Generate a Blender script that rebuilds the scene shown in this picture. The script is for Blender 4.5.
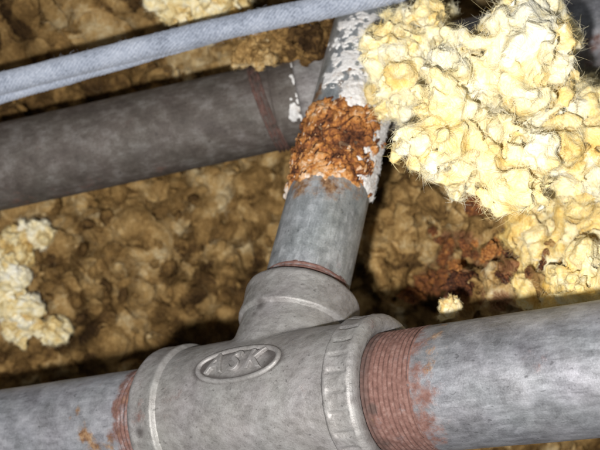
import bpy, math, random
import numpy as np

# ------------------------------------------------------------------ scene, camera, light
sc = bpy.context.scene
for o in list(bpy.data.objects):
    bpy.data.objects.remove(o)
col = sc.collection
MM = 0.001
CAMZ = 750.0                      # camera height above the datum, mm
FPX = 1220.0                      # focal length for a 600 px wide picture

cam_d = bpy.data.cameras.new("camera")
cam = bpy.data.objects.new("camera", cam_d)
col.objects.link(cam)
cam.location = (0, 0, CAMZ * MM)
cam_d.sensor_width = 36.0
cam_d.lens = FPX / 600.0 * 36.0
cam_d.clip_start = 0.01
cam_d.clip_end = 20.0
sc.camera = cam
cam_d.dof.use_dof = True
cam_d.dof.focus_distance = 0.402
cam_d.dof.aperture_fstop = 26.0          # about a 2.8 mm lens opening

world = bpy.data.worlds.new("World")
sc.world = world
world.use_nodes = True
bg = world.node_tree.nodes["Background"]
bg.inputs[0].default_value = (0.93, 0.96, 1.0, 1)
bg.inputs[1].default_value = 0.14

ld = bpy.data.lights.new("flash_lamp", 'AREA')
ld.shape = 'DISK'
ld.size = 0.012
ld.energy = 3.7
ld.color = (1.0, 0.98, 0.965)
lamp = bpy.data.objects.new("flash_lamp", ld)
lamp.location = (-0.031, -0.032, (CAMZ + 4) * MM)
lamp.rotation_euler = (math.radians(-5), math.radians(4), 0)
col.objects.link(lamp)

sc.view_settings.view_transform = 'Standard'
sc.view_settings.look = 'None'
sc.view_settings.exposure = 0.0
sc.view_settings.gamma = 1.0
sc.view_settings.use_curve_mapping = False

rng = np.random.default_rng(7)
random.seed(7)

# ------------------------------------------------------------------ numpy noise
def _h(ix, iy, iz, seed):
    h = (ix.astype(np.int64) * 374761393 + iy.astype(np.int64) * 668265263
         + iz.astype(np.int64) * 2147483647 + seed * 974634777) & 0xFFFFFFFF
    h = ((h ^ (h >> 13)) * 1274126177) & 0xFFFFFFFF
    h = ((h ^ (h >> 16)) * 2246822519) & 0xFFFFFFFF
    h = h ^ (h >> 15)
    return (h & 0xFFFFFF).astype(np.float64) / 0xFFFFFF

TAB = np.random.default_rng(1234).random(64 ** 3).astype(np.float32)
def vnoise(P, seed=0):
    P = np.asarray(P, np.float32) + np.float32([(seed * 7.31) % 61, (seed * 13.7) % 59, (seed * 3.9) % 53])
    i = np.floor(P); f = P - i; i = i.astype(np.int32)
    f = f * f * f * (f * (f * 6 - 15) + 10)
    x0 = (i[:, 0] & 63) << 12; x1 = ((i[:, 0] + 1) & 63) << 12
    y0 = (i[:, 1] & 63) << 6; y1 = ((i[:, 1] + 1) & 63) << 6
    z0 = i[:, 2] & 63; z1 = (i[:, 2] + 1) & 63
    fx, fy, fz = f[:, 0], f[:, 1], f[:, 2]
    def lx(y, z):
        a = TAB[x0 | y | z]; return a + (TAB[x1 | y | z] - a) * fx
    a = lx(y0, z0); a = a + (lx(y1, z0) - a) * fy
    b = lx(y0, z1); b = b + (lx(y1, z1) - b) * fy
    return a + (b - a) * fz

def fbm(P, octv=4, seed=0):
    a, s, t = .5, 0, 0
    for k in range(octv):
        s = s + a * vnoise(P * (2.03 ** k) + 17.3 * k, seed + k); t += a; a *= .5
    return s / t

def ridged(P, octv=3, seed=0):
    a, s, t = .5, 0, 0
    for k in range(octv):
        s = s + a * (1 - np.abs(2 * vnoise(P * (2.1 ** k) + 9.1 * k, seed + k) - 1)); t += a; a *= .5
    return s / t

def vec_noise(P, seed=0, octv=2):
    return np.stack([fbm(P, octv, seed + 31 * k) - .5 for k in range(3)], 1)

def worley(P, seed=0, flat=False):
    i = np.floor(P).astype(np.int64)
    f1 = np.full(len(P), 9.0); f2 = np.full(len(P), 9.0); cid = np.zeros(len(P))
    for dx in (-1, 0, 1):
        for dy in (-1, 0, 1):
            for dz in ((0,) if flat else (-1, 0, 1)):
                c = [i[:, 0] + dx, i[:, 1] + dy, i[:, 2] + dz]
                q = np.stack([c[k] + _h(c[0], c[1], c[2], seed + 5 * k + 1) for k in range(3)], 1)
                dd = P - q
                if flat: dd[:, 2] = 0
                d = np.sqrt((dd ** 2).sum(1))
                nid = _h(c[0], c[1], c[2], seed + 77)
                n1 = d < f1
                f2 = np.where(n1, f1, np.minimum(f2, d))
                cid = np.where(n1, nid, cid)
                f1 = np.where(n1, d, f1)
    return f1, f2, cid

def sstep(a, b, x):
    t = np.clip((x - a) / (b - a), 0, 1)
    return t * t * (3 - 2 * t)

# ------------------------------------------------------------------ mesh helpers (mm in, m out)
def mesh_of(name, V, F, attrs=None, smooth=True):
    V = np.asarray(V, dtype=np.float64); F = np.asarray(F, dtype=np.int32)
    me = bpy.data.meshes.new(name)
    k = F.shape[1]
    me.vertices.add(len(V)); me.vertices.foreach_set("co", (V * MM).astype(np.float32).ravel())
    me.loops.add(F.size); me.loops.foreach_set("vertex_index", F.ravel())
    me.polygons.add(len(F))
    me.polygons.foreach_set("loop_start", np.arange(0, F.size, k, dtype=np.int32))
    me.polygons.foreach_set("loop_total", np.full(len(F), k, dtype=np.int32))
    me.polygons.foreach_set("use_smooth", np.full(len(F), smooth, dtype=bool))
    for an, av in (attrs or {}).items():
        av = np.asarray(av, dtype=np.float32)
        if av.ndim == 1:
            a = me.attributes.new(an, 'FLOAT', 'POINT'); a.data.foreach_set("value", av)
        else:
            a = me.attributes.new(an, 'FLOAT_VECTOR', 'POINT'); a.data.foreach_set("vector", av.ravel())
    me.update(calc_edges=True); me.validate()
    return me

def link(name, me, mat=None, parent=None, **props):
    o = bpy.data.objects.new(name, me)
    col.objects.link(o)
    if me is not None and mat is not None and not me.materials:
        me.materials.append(mat)
    if parent: o.parent = parent
    for k, v in props.items(): o[k] = v
    return o

def thing(name, label, cat, group=None, loc=(0, 0, 0)):
    """Empty that parents the parts; parts are given in world mm and shifted to it."""
    o = bpy.data.objects.new(name, None); col.objects.link(o)
    o.empty_display_size = .01
    o.location = np.asarray(loc) * MM
    o["label"] = label; o["category"] = cat
    if group: o["group"] = group
    return o

def part(name, V, F, mat, parent, attrs=None, smooth=True):
    V = np.asarray(V, float) - np.array(parent_base(parent))
    return link(name, mesh_of(name, V, F, attrs, smooth), mat, parent)

def parent_base(p):
    b = np.zeros(3)
    while p is not None:
        b += np.array(p.location) / MM; p = p.parent
    return b

# camera-frame points (x right, y up, -depth) -> world mm
def W(p): return np.asarray(p, float) + np.array([0, 0, CAMZ])
def pt(px, py, depth):
    return np.array([(px - 300) / FPX * depth, -(py - 225) / FPX * depth, CAMZ - depth])

# tee frame, recovered from the two pipe runs in the photograph
TP = W([-8.354, -66.364, -445.2])
TM = np.array([.82517, .17639, .53664]); TM /= np.linalg.norm(TM)
TB = np.array([.20418, .79263, -.5745]); TB -= TB.dot(TM) * TM; TB /= np.linalg.norm(TB)
TN = np.cross(TM, TB)

def on_cyl(px, py, r, P, d):
    """point of the cylinder surface that a sight line meets (world mm)"""
    c = np.array([0, 0, CAMZ]); v = pt(px, py, 1000) - c
    a = v - v.dot(d) * d; e = (P - c) - (P - c).dot(d) * d
    A, B, C = a @ a, -2 * a @ e, e @ e - r * r
    D = max(B * B - 4 * A * C, 0)
    return c + v * (-B - math.sqrt(D)) / (2 * A)

def lathe(P, d, u, prof, nseg, rfun=None, cap=False):
    """surface of revolution; prof = rows (s, r).  Returns V, quads, S, TH"""
    prof = np.asarray(prof, float); w = np.cross(d, u)
    th = np.linspace(0, 2 * math.pi, nseg, endpoint=False)
    S, TH = np.meshgrid(prof[:, 0], th, indexing='ij')
    R = np.repeat(prof[:, 1][:, None], nseg, 1)
    if rfun is not None: R = R + rfun(S, TH)
    V = P + S[..., None] * d + R[..., None] * (np.cos(TH)[..., None] * u + np.sin(TH)[..., None] * w)
    n = len(prof)
    i, j = np.meshgrid(np.arange(n - 1), np.arange(nseg), indexing='ij')
    j2 = (j + 1) % nseg
    F = np.stack([i * nseg + j, i * nseg + j2, (i + 1) * nseg + j2, (i + 1) * nseg + j], -1).reshape(-1, 4)
    return V.reshape(-1, 3), F, S.ravel(), TH.ravel()

def tube(path, rad, nseg=8, closed_ring=False):
    path = np.asarray(path, float); n = len(path)
    rad = np.broadcast_to(np.asarray(rad, float), (n,))
    if closed_ring:
        T = np.roll(path, -1, 0) - np.roll(path, 1, 0)
    else:
        T = np.gradient(path, axis=0)
    T /= np.linalg.norm(T, axis=1)[:, None]
    up = np.array([0.13, 0.21, 0.97]); up /= np.linalg.norm(up)
    A = np.cross(T, up); A /= np.linalg.norm(A, axis=1)[:, None]
    Bv = np.cross(A, T)
    th = np.linspace(0, 2 * math.pi, nseg, endpoint=False)
    V = path[:, None] + rad[:, None, None] * (np.cos(th)[None, :, None] * A[:, None] + np.sin(th)[None, :, None] * Bv[:, None])
    m = n if closed_ring else n - 1
    i, j = np.meshgrid(np.arange(m), np.arange(nseg), indexing='ij'); j2 = (j + 1) % nseg; i2 = (i + 1) % n
    F = np.stack([i * nseg + j, i * nseg + j2, i2 * nseg + j2, i2 * nseg + j], -1).reshape(-1, 4)
    return V.reshape(-1, 3), F

def ico(sub):
    me = bpy.data.meshes.new("tmp"); import bmesh
    bm = bmesh.new(); bmesh.ops.create_icosphere(bm, subdivisions=sub, radius=1); bm.to_mesh(me); bm.free()
    V = np.empty(len(me.vertices) * 3, np.float32); me.vertices.foreach_get("co", V)
    F = np.empty(len(me.polygons) * 3, np.int32); me.polygons.foreach_get("vertices", F)
    bpy.data.meshes.remove(me)
    return V.reshape(-1, 3).astype(float), F.reshape(-1, 3)

def evaluated(V, F, mods):
    """run modifiers on a mesh and hand back vertices, faces, normals (mm)"""
    me = mesh_of("tmp", V, F); o = link("tmp", me)
    for t, kw in mods:
        md = o.modifiers.new(t, t)
        for k, v in kw.items(): setattr(md, k, v)
    bpy.context.view_layer.update()
    dg = bpy.context.evaluated_depsgraph_get()
    e = o.evaluated_get(dg).to_mesh()
    n = len(e.vertices)
    v = np.empty(n * 3, np.float32); e.vertices.foreach_get("co", v)
    nr = np.empty(n * 3, np.float32); e.vertices.foreach_get("normal", nr)
    e.calc_loop_triangles()
    f = np.empty(len(e.loop_triangles) * 3, np.int32); e.loop_triangles.foreach_get("vertices", f)
    o.evaluated_get(dg).to_mesh_clear()
    bpy.data.objects.remove(o); bpy.data.meshes.remove(me)
    return v.reshape(-1, 3).astype(float) / MM, f.reshape(-1, 3), nr.reshape(-1, 3).astype(float)

def joinm(parts):
    Vs, Fs, n = [], [], 0
    for V, F in parts:
        Vs.append(V); Fs.append(F + n); n += len(V)
    return np.concatenate(Vs), np.concatenate(Fs)

# ------------------------------------------------------------------ materials
class NT:
    def __init__(s, name):
        s.m = bpy.data.materials.new(name); s.m.use_nodes = True
        s.t = s.m.node_tree; s.t.nodes.clear()
        s.out = s.t.nodes.new('ShaderNodeOutputMaterial')
        s.b = s.t.nodes.new('ShaderNodeBsdfPrincipled')
        s.t.links.new(s.b.outputs[0], s.out.inputs[0])
        s.obj = s.t.nodes.new('ShaderNodeTexCoord').outputs['Object']
    def L(s, a, b): s.t.links.new(a, b)
    def put(s, sock, v):
        if isinstance(v, bpy.types.NodeSocket): s.L(v, sock)
        elif v is not None: sock.default_value = v
    def attr(s, n, vec=False):
        a = s.t.nodes.new('ShaderNodeAttribute'); a.attribute_name = n
        return a.outputs['Vector' if vec else 'Fac']
    def noise(s, scale, detail=4, rough=.55, vec=None, dist=0, out='Fac'):
        n = s.t.nodes.new('ShaderNodeTexNoise')
        s.put(n.inputs['Vector'], vec or s.obj); n.inputs['Scale'].default_value = scale
        n.inputs['Detail'].default_value = detail; n.inputs['Roughness'].default_value = rough
        n.inputs['Distortion'].default_value = dist
        return n.outputs[out]
    def voro(s, scale, vec=None, feat='F1', out='Distance'):
        n = s.t.nodes.new('ShaderNodeTexVoronoi'); n.feature = feat
        s.put(n.inputs['Vector'], vec or s.obj); n.inputs['Scale'].default_value = scale
        return n.outputs[out]
    def scale(s, vec, k):
        n = s.t.nodes.new('ShaderNodeVectorMath'); n.operation = 'MULTIPLY'
        s.put(n.inputs[0], vec); n.inputs[1].default_value = k
        return n.outputs[0]
    def math(s, op, a, b=None, c=None, clamp=False):
        n = s.t.nodes.new('ShaderNodeMath'); n.operation = op; n.use_clamp = clamp
        s.put(n.inputs[0], a); s.put(n.inputs[1], b); s.put(n.inputs[2], c)
        return n.outputs[0]
    def ramp(s, fac, stops, interp='LINEAR'):
        n = s.t.nodes.new('ShaderNodeValToRGB'); s.put(n.inputs[0], fac); n.color_ramp.interpolation = interp
        e = n.color_ramp.elements
        while len(e) < len(stops): e.new(.5)
        for q, (p, c) in zip(e, stops):
            q.position = p; q.color = (c, c, c, 1) if not hasattr(c, '__len__') else (*c, 1)
        return n.outputs[0]
    def mix(s, f, a, b, mode='MIX'):
        n = s.t.nodes.new('ShaderNodeMix'); n.data_type = 'RGBA'; n.blend_type = mode
        s.put(n.inputs[0], f)
        for sock, v in ((n.inputs[6], a), (n.inputs[7], b)):
            s.put(sock, (*v, 1) if isinstance(v, tuple) and len(v) == 3 else v)
        return n.outputs[2]
    def edge(s, x, lo, hi):
        n = s.t.nodes.new('ShaderNodeMapRange'); n.interpolation_type = 'SMOOTHSTEP'
        s.put(n.inputs[0], x); n.inputs[1].default_value = lo; n.inputs[2].default_value = hi
        return n.outputs[0]
    def bump(s, h, dist, strength=1.0, prev=None):
        n = s.t.nodes.new('ShaderNodeBump'); n.inputs['Distance'].default_value = dist
        n.inputs['Strength'].default_value = strength; s.put(n.inputs['Height'], h)
        if prev is not None: s.L(prev, n.inputs['Normal'])
        return n.outputs[0]
    def done(s, color, rough=.6, metal=0.0, normal=None, spec=None, sheen=0):
        s.put(s.b.inputs['Base Color'], (*color, 1) if isinstance(color, tuple) else color)
        s.put(s.b.inputs['Roughness'], rough); s.put(s.b.inputs['Metallic'], metal)
        if normal is not None: s.L(normal, s.b.inputs['Normal'])
        if spec is not None: s.b.inputs['Specular IOR Level'].default_value = spec
        if sheen:
            s.b.inputs['Sheen Weight'].default_value = sheen
        return s.m

def wool(name, stops, fresh=0.0, sub=0.0):
    """fibrous insulation: tone attribute per lump, streaky fibres, fine relief"""
    k = NT(name)
    tone = k.attr("tone")
    wv = k.noise(60, 2, out='Color')
    mixv = k.mix(.035, k.obj, wv, 'ADD')
    st = k.scale(mixv, (1, .28, .6))
    n1 = k.noise(90, 5, .6)
    n2 = k.noise(900, 4, .65, st)
    n3 = k.noise(350, 3, .6, mixv)
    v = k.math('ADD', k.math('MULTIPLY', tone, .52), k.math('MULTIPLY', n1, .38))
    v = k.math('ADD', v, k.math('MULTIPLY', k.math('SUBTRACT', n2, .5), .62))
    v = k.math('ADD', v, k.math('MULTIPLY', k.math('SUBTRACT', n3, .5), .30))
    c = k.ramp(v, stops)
    stn = k.edge(k.math('ADD', k.attr("stain"), k.math('MULTIPLY', k.math('SUBTRACT', k.noise(240, 5, .65), .5), 1.3)), .30, .75)
    sc_ = k.ramp(k.math('ADD', k.math('MULTIPLY', n3, .6), k.math('MULTIPLY', n2, .5)), [(.35, (.055, .024, .013)), (.52, (.19, .080, .036)), (.70, (.36, .185, .095))])
    c = k.mix(k.math('MULTIPLY', stn, .92), c, sc_)
    h = k.math('ADD', n2, k.math('MULTIPLY', n3, .8))
    nb = k.bump(h, .0007, .7)
    m = k.done(c, 1.0, 0, nb, .03)
    if sub:
        k.b.inputs['Subsurface Weight'].default_value = sub
        k.b.inputs['Subsurface Radius'].default_value = (1, .75, .45)
        k.b.inputs['Subsurface Scale'].default_value = .0022
    return m

BED_C = [(.10, (.035, .020, .010)), (.28, (.120, .068, .026)), (.46, (.285, .170, .060)), (.64, (.46, .30, .120)), (.80, (.58, .46, .26)), (1, (.74, .66, .47))]
FRESH_C = [(.05, (.64, .40, .09)), (.26, (.82, .62, .24)), (.46, (.89, .78, .46)), (.66, (.91, .86, .66)), (1, (.93, .92, .84))]
PALE_C = [(.10, (.40, .24, .07)), (.35, (.64, .45, .17)), (.55, (.83, .69, .37)), (.75, (.90, .83, .60)), (1, (.92, .90, .80))]
M_bed = wool("stained_insulation", BED_C)
M_fresh = wool("fresh_insulation", FRESH_C)
M_pale = wool("pale_insulation", PALE_C)
def strand(name, stops):
    k = NT(name)
    v = k.math('ADD', k.math('MULTIPLY', k.attr("tone"), .52), k.math('MULTIPLY', k.noise(90, 3, .6), .40))
    return k.done(k.ramp(v, stops), 1.0, 0, None, .05)
M_bed_h = strand("stained_strand", BED_C)
HAIR = {"stained_insulation": M_bed_h, "fresh_insulation": strand("fresh_strand", FRESH_C), "pale_insulation": strand("pale_strand", PALE_C)}
M_fibre = NT("glass_fibre").done((.78, .66, .38), .6, 0, None, .4)
M_fibre_b = NT("dull_fibre").done((.40, .29, .14), .7, 0, None, .3)

def zinc(name, dark, mid, light, bumpy=.00025, metal=.35, rough=(.42, .68), big=.50, small=.42, stops=(.28, .46, .66)):
    """weathered galvanised metal with rust ('rust') and red-oxide ('pink') masks and axial coordinates ('pco')"""
    k = NT(name)
    pco = k.attr("pco", True); rust = k.attr("rust"); pink = k.attr("pink")
    sv = k.scale(pco, (.30, 1, 1))
    n1 = k.noise(110, 6, .6, pco)
    n2 = k.noise(420, 5, .65, sv)
    n3 = k.noise(1600, 3, .7, pco)
    sp = k.voro(330, pco, out='Color')
    spv = k.math('MULTIPLY', sp, 1.0)
    v = k.math('ADD', k.math('MULTIPLY', n1, big), k.math('MULTIPLY', n2, small))
    v = k.math('ADD', v, k.math('MULTIPLY', k.math('SUBTRACT', n3, .5), .34))
    v = k.math('ADD', v, k.math('MULTIPLY', k.math('SUBTRACT', spv, .5), .10))
    c = k.ramp(v, [(stops[0], dark), (stops[1], mid), (stops[2], light)])
    # dark pocks and scratches
    pk = k.edge(k.noise(700, 2, .5, k.scale(pco, (.55, 1, 1))), .66, .74)
    c = k.mix(k.math('MULTIPLY', pk, .55), c, tuple(x * .45 for x in dark))
    hue = k.noise(60, 3, .5, k.scale(pco, (1, 1, 1)), out='Color')
    c = k.mix(.04, c, hue, 'OVERLAY')
    scr = k.edge(k.noise(2600, 2, .5, k.scale(pco, (.035, 1, 1))), .63, .72)
    c = k.mix(k.math('MULTIPLY', k.math('MULTIPLY', scr, k.edge(n1, .42, .6)), .38), c, tuple(min(1, x * 1.25) for x in light))
    scd = k.edge(k.noise(1500, 2, .5, k.scale(pco, (.07, 1, 1))), .62, .74)
    c = k.mix(k.math('MULTIPLY', scd, .38), c, tuple(x * .6 for x in dark))
    gr = k.edge(k.math('ADD', k.attr("grime_shade"), k.math('MULTIPLY', k.math('SUBTRACT', n1, .5), .8)), .25, .95)
    fine = k.math('ADD', k.math('MULTIPLY', k.math('SUBTRACT', k.noise(260, 6, .65, pco), .5), 1.25),
                  k.math('MULTIPLY', k.math('SUBTRACT', n3, .5), .30))
    fp = k.edge(k.math('ADD', pink, fine), .30, .78)
    pc = k.ramp(k.noise(500, 5, .65, pco), [(.22, (.078, .038, .029)), (.5, (.155, .080, .064)), (.78, (.25, .160, .135))])
    c = k.mix(fp, c, pc)
    fr = k.edge(k.math('ADD', rust, fine), .34, .72)
    rc = k.ramp(k.noise(420, 5, .7, pco), [(.28, (.070, .032, .018)), (.48, (.22, .120, .058)), (.66, (.36, .235, .13)), (.8, (.46, .35, .22))])
    c = k.mix(fr, c, rc)
    c = k.mix(k.math('MULTIPLY', gr, .72), c, (.040, .030, .026))
    cov = k.math('MAXIMUM', fp, fr)
    met = k.math('MULTIPLY', k.math('SUBTRACT', 1, cov), metal)
    ro = k.math('MAXIMUM', k.math('ADD', rough[0], k.math('MULTIPLY', n2, rough[1] - rough[0] + .1)), k.math('MULTIPLY', cov, .85))
    h = k.math('ADD', k.math('MULTIPLY', n2, .6), k.math('ADD', k.math('MULTIPLY', n3, .35), k.math('MULTIPLY', cov, k.noise(700, 4, .7, pco))))
    return k.done(c, ro, met, k.bump(h, bumpy, .8), .35)

M_pipe = zinc("galvanised_pipe", (.150, .150, .158), (.28, .281, .296), (.45, .452, .475), .0002, .55, (.34, .55))
M_pipe_lift = zinc("galvanised_pipe_falloff_lift", (.19, .19, .200), (.36, .362, .385), (.55, .553, .58), .0002, .45, (.36, .6))  # pipe zinc painted lighter to offset lamp falloff along the left run
M_branch = zinc("galvanised_branch_pipe", (.21, .224, .23), (.40, .425, .435), (.70, .73, .75), .0002, .55, (.32, .55))
M_tee = zinc("galvanised_casting", (.185, .173, .163), (.290, .276, .264), (.39, .378, .366), .0004, .40, (.40, .62))
M_old = zinc("old_iron_pipe", (.062, .050, .042), (.108, .091, .078), (.205, .188, .172), .0005, .15, (.45, .75), .66, .34, (.32, .50, .70))
M_sleeve = zinc("pitted_sleeve", (.11, .10, .095), (.23, .215, .205), (.40, .39, .38), .0008, .2, (.5, .8))

def rusty(name):
    k = NT(name)
    t = k.attr("tone")
    n1 = k.noise(160, 6, .65); n2 = k.noise(700, 5, .7); 
    v = k.math('ADD', k.math('MULTIPLY', t, .45), k.math('ADD', k.math('MULTIPLY', n1, .40), k.math('MULTIPLY', k.math('SUBTRACT', n2, .5), .75)))
    c = k.ramp(v, [(.14, (.025, .011, .007)), (.27, (.105, .038, .017)), (.40, (.27, .100, .034)), (.52, (.52, .215, .050)),
                   (.66, (.64, .36, .16)), (.84, (.80, .68, .57))])
    h = k.math('ADD', n1, k.math('MULTIPLY', n2, .7))
    return k.done(c, .85, 0, k.bump(h, .0012, .9), .25)
M_rust = rusty("flaking_rust")

def crusty(name, lo, hi):
    k = NT(name)
    n1 = k.noise(220, 6, .65); n2 = k.noise(1100, 4, .7)
    v = k.math('ADD', k.math('MULTIPLY', n1, .7), k.math('MULTIPLY', n2, .4))
    c = k.ramp(v, [(.34, lo), (.52, hi), (.8, (.90, .89, .87))])
    return k.done(c, .9, 0, k.bump(v, .0012, .9), .2)
M_crust = crusty("white_mineral_crust", (.45, .36, .28), (.85, .83, .80))

def braid_mat():
    k = NT("braided_sleeve")
    pco = k.attr("pco", True); t = k.attr("tone")
    n2 = k.noise(900, 4, .65, pco); n1 = k.noise(120, 4, .55, pco)
    v = k.math('ADD', k.math('MULTIPLY', t, .5), k.math('ADD', k.math('MULTIPLY', n1, .3), k.math('MULTIPLY', k.math('SUBTRACT', n2, .5), .6)))
    c = k.ramp(v, [(.1, (.13, .15, .19)), (.35, (.35, .39, .47)), (.6, (.53, .57, .65)), (.9, (.76, .79, .83))])
    return k.done(c, .75, 0, k.bump(n2, .0006, .8), .3, .2)
M_braid = braid_mat()

def plain(name, c, rough=.8, var=.5, scale=200):
    k = NT(name)
    n = k.noise(scale, 5, .6)
    cc = k.ramp(n, [(.3, tuple(x * (1 - var) for x in c)), (.7, tuple(min(1, x * (1 + var)) for x in c))])
    return k.done(cc, rough, 0, k.bump(n, .0006, .7), .3)

STAINS = [(437, 283, 24), (425, 292, 16), (455, 240, 17), (470, 290, 16), (498, 250, 14), (478, 262, 18), (448, 262, 14), (515, 268, 10)]
def stain_of(V):
    # rust washed into the wool below the corroded pipe
    dep = CAMZ - V[:, 2]; m = np.zeros(len(V))
    for px, py, rr in STAINS:
        x = (px - 300) / FPX * 600; y = -(py - 225) / FPX * 600
        m = np.maximum(m, 1.1 - np.hypot(V[:, 0] - x, V[:, 1] - y) / (rr * .5))
    return np.clip(m, 0, 1)

def surface_nets(f, org, h):
    ins = f < 0
    nx, ny, nz = f.shape
    cnt = np.zeros((nx - 1, ny - 1, nz - 1), np.int8)
    for dx in (0, 1):
        for dy in (0, 1):
            for dz in (0, 1):
                cnt += ins[dx:nx - 1 + dx, dy:ny - 1 + dy, dz:nz - 1 + dz]
    act = (cnt > 0) & (cnt < 8)
    I = np.argwhere(act)
    vid = np.full(act.shape, -1, np.int32); vid[act] = np.arange(len(I))
    acc = np.zeros((len(I), 3)); num = np.zeros(len(I))
    cs = [(a, b, c) for a in (0, 1) for b in (0, 1) for c in (0, 1)]
    val = {c: f[I[:, 0] + c[0], I[:, 1] + c[1], I[:, 2] + c[2]] for c in cs}
    for a in cs:
        for ax in range(3):
            if a[ax]: continue
            b = list(a); b[ax] = 1; b = tuple(b)
            m = (val[a] < 0) != (val[b] < 0)
            t = np.where(m, val[a] / np.where(m, val[a] - val[b], 1), 0)
            p = np.tile(np.array(a, float), (len(I), 1)); p[:, ax] += t
            acc += p * m[:, None]; num += m
    V = (I + acc / num[:, None]) * h + org
    quads = []
    for ax in range(3):
        lo = [slice(None)] * 3; hi = [slice(None)] * 3
        lo[ax] = slice(0, f.shape[ax] - 1); hi[ax] = slice(1, None)
        ch = ins[tuple(lo)] != ins[tuple(hi)]
        o1, o2 = [q for q in range(3) if q != ax]
        E = np.argwhere(ch)
        E = E[(E[:, o1] > 0) & (E[:, o2] > 0) & (E[:, o1] < f.shape[o1] - 1) & (E[:, o2] < f.shape[o2] - 1)]
        up = ins[tuple(E.T)]
        q = []
        for d1, d2 in ((-1, -1), (0, -1), (0, 0), (-1, 0)):
            c = E.copy(); c[:, o1] += d1; c[:, o2] += d2
            q.append(vid[c[:, 0], c[:, 1], c[:, 2]])
        q = np.stack(q, 1)
        if ax == 1: up = ~up
        q = np.where(up[:, None], q, q[:, ::-1])
        quads.append(q)
    return V, np.concatenate(quads)

def normals_of(V, F):
    n = np.zeros_like(V)
    fn = np.cross(V[F[:, 2]] - V[F[:, 0]], V[F[:, 3]] - V[F[:, 1]])
    for k in range(4):
        for c in range(3): n[:, c] += np.bincount(F[:, k], fn[:, c], len(V))
    return n / (np.linalg.norm(n, axis=1)[:, None] + 1e-9)

def rotm(r):
    q = r.normal(size=4); q /= np.linalg.norm(q); w, x, y, z = q
    return np.array([[1 - 2 * (y * y + z * z), 2 * (x * y - z * w), 2 * (x * z + y * w)], [2 * (x * y + z * w), 1 - 2 * (x * x + z * z), 2 * (y * z - x * w)], [2 * (x * z - y * w), 2 * (y * z + x * w), 1 - 2 * (x * x + y * y)]])

def wool_field(sh, lo, h, P, f, cen, rad, seed, k=1.0, fine=1.0, deep=None, blend=1.6):
    """pack irregular nodules of wool into the field f (mm, negative inside); returns field and nodule id"""
    r = np.random.default_rng(seed)
    wa = 3.0 * k; kb = np.float32(blend * k)
    Wp = P.astype(np.float32).copy(); nz = f.ravel() < 13 * k
    if deep is not None: nz &= f.ravel() > deep
    Wp[nz] += 2 * wa * vec_noise(P[nz] / (6.5 * k), seed, 1).astype(np.float32)
    Wp = Wp.reshape(*sh, 3)
    f = f.reshape(sh).astype(np.float32); ids = np.full(sh, -1, np.int32)
    for n, (c, rd) in enumerate(zip(cen, rad)):
        ax = rd * np.array([r.uniform(1.0, 1.8), r.uniform(.75, 1.1), r.uniform(.55, .95)])
        M = (rotm(r) / ax).astype(np.float32)
        e = ax.max() + wa + 1
        a = np.maximum(((c - e - lo) / h).astype(int), 0); b = np.minimum(((c + e - lo) / h).astype(int) + 2, sh)
        if (b <= a).any(): continue
        sl = tuple(slice(x, y) for x, y in zip(a, b))
        q = (Wp[sl] - c.astype(np.float32)) @ M
        d = (np.sqrt((q * q).sum(-1)) - 1) * np.float32(ax.mean())
        f0 = f[sl]; ids[sl] = np.where(d < f0, n, ids[sl])
        hh = np.clip(.5 + .5 * (f0 - d) / kb, 0, 1)
        f[sl] = f0 * (1 - hh) + d * hh - kb * hh * (1 - hh)
    near = (np.abs(f) < 2.6 * k).ravel()
    q = P[near]
    w = q + k * 3 * vec_noise(q / (3.5 * k), seed + 3, 1)
    d = k * fine * (2.6 * (vnoise(w / (3.8 * k), seed + 12) - .5) + 1.3 * (vnoise(w / (1.9 * k), seed + 13) - .5))
    ff = f.ravel(); ff[near] -= d.astype(np.float32)
    return ff.reshape(sh), ids

def fuzz(name, V, N, count, lmin, lmax, rad, seed, tone, mat, parent=None, lift=.35):
    """fibres of wool lying over its surface, as hair strands"""
    r = np.random.default_rng(seed); i = r.integers(0, len(V), count); seg = 5
    N0 = N[i]; T = vec_noise(V[i] / 9, seed + 2, 1) * 3 + r.normal(0, .55, (count, 3))
    T -= (T * N0).sum(1)[:, None] * N0; T /= np.linalg.norm(T, axis=1)[:, None] + 1e-6
    B2 = np.cross(N0, T); L = r.uniform(lmin, lmax, count)[:, None, None]
    kx = r.normal(0, 1.3, count)[:, None, None]; lf = (r.uniform(0, 1, count) ** 3 * lift * 1.7)[:, None, None]
    t = np.linspace(0, 1, seg)[None, :, None]
    path = V[i][:, None] - .15 * N0[:, None] + L * (t * T[:, None] + lf * (t - .45 * t ** 2) * N0[:, None] + .5 * kx * t ** 2 * B2[:, None] + .25 * (1 - 2 * lf).clip(0) * np.sin(t * 3) * N0[:, None] * .4)
    path -= parent_base(parent) if parent else 0
    hc = bpy.data.hair_curves.new(name); hc.add_curves([seg] * count)
    hc.attributes["position"].data.foreach_set("vector", (path * MM).astype(np.float32).ravel())
    ra = hc.attributes.get("radius") or hc.attributes.new("radius", 'FLOAT', 'POINT')
    ra.data.foreach_set("value", (rad * MM * np.repeat(r.uniform(.6, 1.3, count)[:, None], seg, 1) * np.array([1, 1, .9, .7, .3])).astype(np.float32).ravel())
    ta = hc.attributes.new("tone", 'FLOAT', 'POINT')
    ta.data.foreach_set("value", np.repeat(tone[i] + r.normal(.04, .10, count), seg).astype(np.float32))
    hc.materials.append(mat)
    o = bpy.data.objects.new(name, hc); col.objects.link(o)
    if parent: o.parent = parent
    o["kind"] = "stuff"
    return o

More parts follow.
